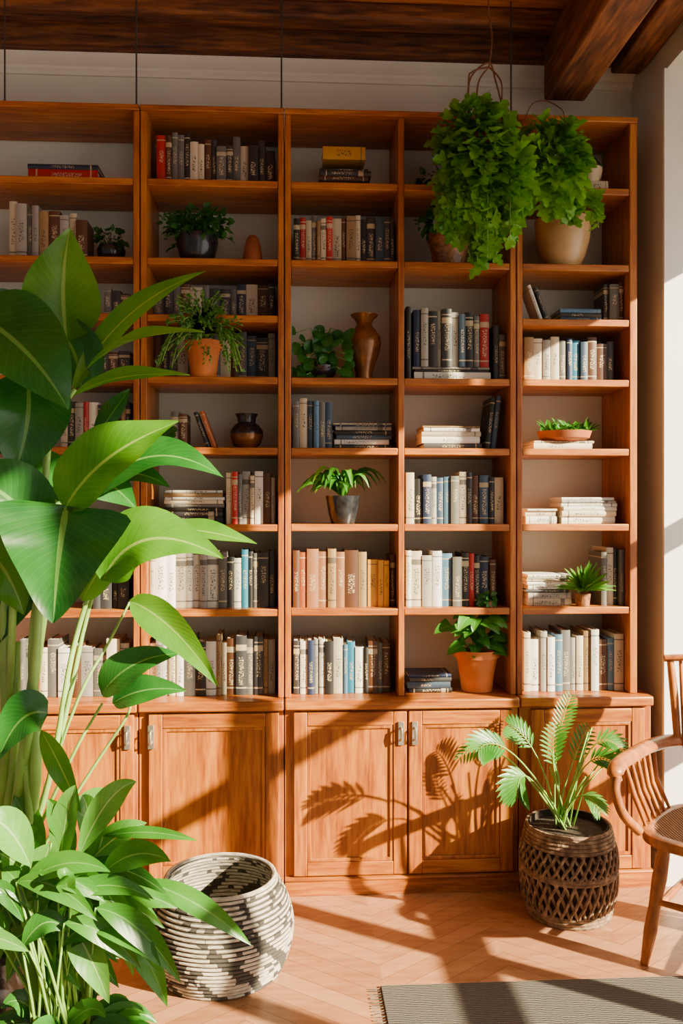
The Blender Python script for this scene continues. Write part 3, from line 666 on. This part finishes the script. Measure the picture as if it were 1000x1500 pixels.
def fn(b):
    n=48; vs=[Q(0,0,.443)]
    for k,z in ((.45,.446),(.87,.453)):
        for i in range(n): x,y=seatpt(2*math.pi*i/n,k); vs.append(Q(x,y,z))
    fs=[(0,1+i,1+(i+1)%n) for i in range(n)]+[(1+i,1+n+i,1+n+(i+1)%n,1+(i+1)%n) for i in range(n)]; b.add(vs,fs)
CP('seat',fn,[rush],label='woven brown rush seat')
U=[Q(-.295,-.238,.635),Q(-.302,-.235,.665),Q(-.303,-.19,.684),Q(-.30,-.08,.686),Q(-.285,.08,.688),Q(-.235,.20,.69),Q(-.12,.262,.695),Q(0,.275,.695),Q(.12,.262,.695),Q(.235,.20,.69),Q(.285,.08,.688),Q(.30,-.08,.686),Q(.303,-.19,.684),Q(.302,-.235,.665),Q(.295,-.238,.635)]
Uc=curve(U,5)
CP('arm_rail',lambda b:b.tube(Uc,[.019 if (i<4 or i>len(Uc)-5) else .027 for i in range(len(Uc))],12,flat=.72))
for s in (-1,1): CP('arm_support',lambda b:b.tube(curve([Q(s*.296,-.240,.65),Q(s*.295,-.252,.60),Q(s*.275,-.235,.52),Q(s*.24,-.18,.45)]),.016,10))
for s in (-1,1):
    for i in range(6):
        q=i/5; CP('spindle',lambda b:b.tube([Q(s*(.298-.02*q),-.15+.25*q,.675),Q(s*.27,-.14+.24*q,.56),Q(s*(.238-.015*q),-.12+.22*q,.452)],[.006,.0095,.006],8))
for i in range(9):
    x=-.2+.05*i; CP('spindle',lambda b:b.tube([Q(x*.85,.215-abs(x)*.15,.45),Q(x,.27-abs(x)*.35,.69),Q(x*1.15,.30-abs(x)*.2,1.0)],[.007,.009,.007],8))
CP('crest_rail',lambda b:b.tube(curve([Q(-.28,.23,1.005),Q(-.15,.29,1.015),Q(0,.305,1.02),Q(.15,.29,1.015),Q(.28,.23,1.005)]),.022,10,flat=.6) )
for s in (-1,1): CP('back_post',lambda b:b.tube([Q(s*.225,.205,.69),Q(s*.245,.235,.85),Q(s*.262,.24,1.005)],[.014,.016,.013],10))
# ---------------------------------------------------------------- big foreground plant
c=Vector((XP(-25,-.85),-.85,.001)); e0=empty('potted_tall_plant',tuple(c),label='tall leafy plant with huge glossy green leaves on pale stalks',category='plant')
b=MB(); b.lathe(c,[(.11,0),(.13,.05),(.145,.2),(.15,.24),(.14,.24),(.135,.2)],36); mk('pot',b,[blackg],parent=e0)
b=MB(); b.lathe(c,[(.137,.215),(.08,.225),(.001,.23)],24,0,False); mk('soil',b,[soil],parent=e0)
b=MB()
def P(x,y,d=0): return Vector(W(x,y,-1.05+d))
stalks=[([(-15,1420),(5,1150),(5,900),(-5,760),(-10,600)],.020),([(5,1430),(30,1150),(62,900),(95,755)],.020),([(15,1430),(62,1180),(105,960),(135,860),(150,845)],.009),
([(0,1430),(40,1100),(58,860),(70,650),(88,480)],.014),([(25,1430),(75,1130),(128,900),(150,840)],.008),([(-5,1420),(15,1000),(30,750),(60,640),(110,570)],.012),([(20,1430),(95,1130),(150,1030)],.006),
([(30,1430),(120,1150),(190,1040),(165,1030)],.005),([(30,1420),(100,1060),(160,940),(190,882)],.005),([(10,1420),(12,1180),(25,940)],.016),([(10,1430),(50,1000),(75,800),(105,740)],.010),([(15,1430),(48,1180),(48,950),(60,850)],.018),([(20,1430),(38,1240),(28,1040)],.015)]
for i,(pts,r) in enumerate(stalks):
    d=R.uniform(-.08,.08)*.6; cp=curve([c+Vector((R.uniform(-.06,.08),R.uniform(-.06,.06),.22))]+[P(x,y,d) for x,y in pts[1:]],6)
    b.tube(cp,[r*(1-.45*k/len(cp)) for k in range(len(cp))],10)
mk('stalks',b,[stalk],parent=e0,sharp=180)
b=MB()
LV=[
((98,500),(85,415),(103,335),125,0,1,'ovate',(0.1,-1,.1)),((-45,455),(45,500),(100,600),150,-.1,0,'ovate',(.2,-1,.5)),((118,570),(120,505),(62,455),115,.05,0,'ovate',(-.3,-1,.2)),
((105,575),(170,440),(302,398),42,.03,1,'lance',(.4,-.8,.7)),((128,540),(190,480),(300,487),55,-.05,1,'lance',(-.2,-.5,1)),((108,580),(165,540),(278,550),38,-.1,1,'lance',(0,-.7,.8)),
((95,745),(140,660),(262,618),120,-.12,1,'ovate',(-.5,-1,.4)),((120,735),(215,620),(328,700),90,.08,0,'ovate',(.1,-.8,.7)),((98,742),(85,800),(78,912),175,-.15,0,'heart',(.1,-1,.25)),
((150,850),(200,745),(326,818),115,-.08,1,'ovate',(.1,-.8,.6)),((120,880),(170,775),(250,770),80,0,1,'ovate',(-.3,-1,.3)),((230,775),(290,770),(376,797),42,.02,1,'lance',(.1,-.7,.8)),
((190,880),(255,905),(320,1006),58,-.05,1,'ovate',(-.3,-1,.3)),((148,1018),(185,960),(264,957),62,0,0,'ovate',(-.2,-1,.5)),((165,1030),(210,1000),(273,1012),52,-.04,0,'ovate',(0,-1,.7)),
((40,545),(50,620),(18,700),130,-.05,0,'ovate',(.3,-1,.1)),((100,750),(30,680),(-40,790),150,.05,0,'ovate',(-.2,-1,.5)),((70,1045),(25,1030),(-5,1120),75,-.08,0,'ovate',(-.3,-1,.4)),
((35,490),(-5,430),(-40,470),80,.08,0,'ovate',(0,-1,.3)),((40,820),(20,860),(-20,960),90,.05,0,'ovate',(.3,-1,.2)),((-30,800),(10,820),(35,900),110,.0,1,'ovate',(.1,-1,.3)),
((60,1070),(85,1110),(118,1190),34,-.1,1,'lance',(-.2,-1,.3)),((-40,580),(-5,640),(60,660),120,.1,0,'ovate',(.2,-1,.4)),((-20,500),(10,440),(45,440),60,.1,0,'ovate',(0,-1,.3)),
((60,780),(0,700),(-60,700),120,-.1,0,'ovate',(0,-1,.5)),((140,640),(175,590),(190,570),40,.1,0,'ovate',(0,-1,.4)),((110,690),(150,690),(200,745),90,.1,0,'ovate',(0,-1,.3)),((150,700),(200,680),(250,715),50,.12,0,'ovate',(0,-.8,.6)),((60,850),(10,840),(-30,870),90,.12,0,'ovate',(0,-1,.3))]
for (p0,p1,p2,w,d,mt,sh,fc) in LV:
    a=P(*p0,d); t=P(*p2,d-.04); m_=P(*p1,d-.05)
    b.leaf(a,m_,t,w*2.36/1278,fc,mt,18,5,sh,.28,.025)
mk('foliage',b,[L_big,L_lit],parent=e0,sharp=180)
# low leafy plant
c=Vector((XP(95,-1.25),-1.25,.001)); e0=empty('potted_leafy_plant',tuple(c),label='low bushy plant with long arching bright green leaves',category='plant')
b=MB(); b.lathe(c,[(.10,0),(.12,.04),(.135,.14),(.14,.17),(.13,.17),(.125,.14)],36); mk('pot',b,[stone],parent=e0)
b=MB(); b.lathe(c,[(.128,.15),(.06,.158),(.001,.16)],24,0,False); mk('soil',b,[soil],parent=e0)
b=MB(); o=c+Vector((0,0,.15))
def blade(bx,by,tx,ty,w,mt,Y,arch=.02,fc=(0,-1,.6),sh='lance'):
    s=o+Vector((R.uniform(-.06,.06),R.uniform(-.05,.05),0)); a=Vector(W(bx,by,Y)); t=Vector(W(tx,ty,Y+R.uniform(-.07,.03)))
    b.tube([s,s.lerp(a,.5)+Vector((0,0,.02)),a],[.004,.0035,.0025],5,2)
    b.leaf(a,a.lerp(t,.5)+Vector((0,-.01,arch)),t,w*2.2/1278,fc,mt,14,4,sh,.28,.02)
BL=[(85,1285,110,1150,42,1),(115,1255,200,1145,40,1),(120,1275,215,1205,42,1),(140,1270,120,1165,36,1),(60,1280,20,1165,46,0),(75,1235,40,1365,58,1),(45,1270,-25,1205,52,1),
(110,1290,70,1350,40,1),(150,1225,290,1232,18,0),(150,1280,250,1262,40,0),(110,1330,210,1290,46,1),(130,1310,260,1330,40,0),(205,1290,368,1385,36,0),(40,1280,-25,1390,52,0),(80,1320,10,1440,50,1),
(120,1350,235,1415,46,0),(100,1350,160,1470,46,1),(140,1330,265,1440,38,0),(60,1350,60,1480,50,0),(20,1340,-40,1460,50,1),(150,1300,195,1430,40,1),(180,1360,245,1475,40,0),(110,1250,70,1170,36,0),(95,1215,165,1160,30,1),(60,1310,0,1250,42,1),(85,1280,160,1315,38,1)]
for i in range(95):
    bx=R.uniform(5,130); by=R.uniform(1270,1400); a=R.uniform(-2.7,.9); L=R.uniform(95,150)
    BL.append((bx,by,min(bx+math.cos(a)*L,245),min(by+math.sin(a)*L*.7+R.uniform(0,40),1492),R.uniform(24,38),R.choice((0,0,2,2,1))))
MM=[0,1,3]
for (bx,by,tx,ty,w,mt) in BL:
    blade(bx,by,tx,ty,w,MM[mt],-1.2+R.uniform(-.16,.14),R.uniform(.03,.09),(R.uniform(-.3,.3),-1,R.uniform(.4,.9)))
for i in range(100):
    a=R.uniform(0,6.28); rr=R.uniform(.10,.27); t=o+Vector((math.cos(a)*rr,math.sin(a)*rr*.6,R.uniform(-.08,.20)-rr*.3))
    m_=o.lerp(t,.55)+Vector((0,0,R.uniform(.05,.13))); b.leaf(o+Vector((R.uniform(-.06,.06),R.uniform(-.05,.05),0)),m_,t,R.uniform(.035,.055),(math.cos(a)*.3,-.8,.8),R.choice((0,3,3)),12,2,'petiole',.3,.01)
for v in b.v:
    if v.z<.004: v.z=.004
mk('foliage',b,[L_mid,L_pal,stemm,L_low],parent=e0,sharp=180)
# ---------------------------------------------------------------- light
d=Vector((-1,.65,-.56)); sun=bpy.data.lights.new('sun','SUN'); sun.energy=31; sun.angle=math.radians(.7); sun.color=(1,.86,.56)
so=bpy.data.objects.new('sun',sun); so.rotation_euler=d.to_track_quat('-Z','Y').to_euler(); so.location=(4,-3,4); COL.objects.link(so)
w=bpy.data.worlds.new('world'); scene.world=w; w.use_nodes=True; nt=w.node_tree; bg=nt.nodes['Background']
tc=nt.nodes.new('ShaderNodeTexCoord'); sx=nt.nodes.new('ShaderNodeSeparateXYZ'); nt.links.new(tc.outputs['Generated'],sx.inputs[0])
mr=nt.nodes.new('ShaderNodeMapRange'); mr.inputs[1].default_value=0; mr.inputs[2].default_value=.7; mr.inputs[3].default_value=.24; mr.inputs[4].default_value=2.6; nt.links.new(sx.outputs[0],mr.inputs[0])
nt.links.new(mr.outputs[0],bg.inputs[1]); bg.inputs[0].default_value=(1,.97,.90,1)
cam=bpy.data.cameras.new('camera'); co=bpy.data.objects.new('camera',cam); COL.objects.link(co)
cam.sensor_width=36; cam.sensor_fit='AUTO'; cam.lens=36*F/1500; cam.shift_y=-10/1500; cam.clip_start=.02
co.location=(0,CAMY,HZ); co.rotation_euler=(math.pi/2,0,-A); scene.camera=co
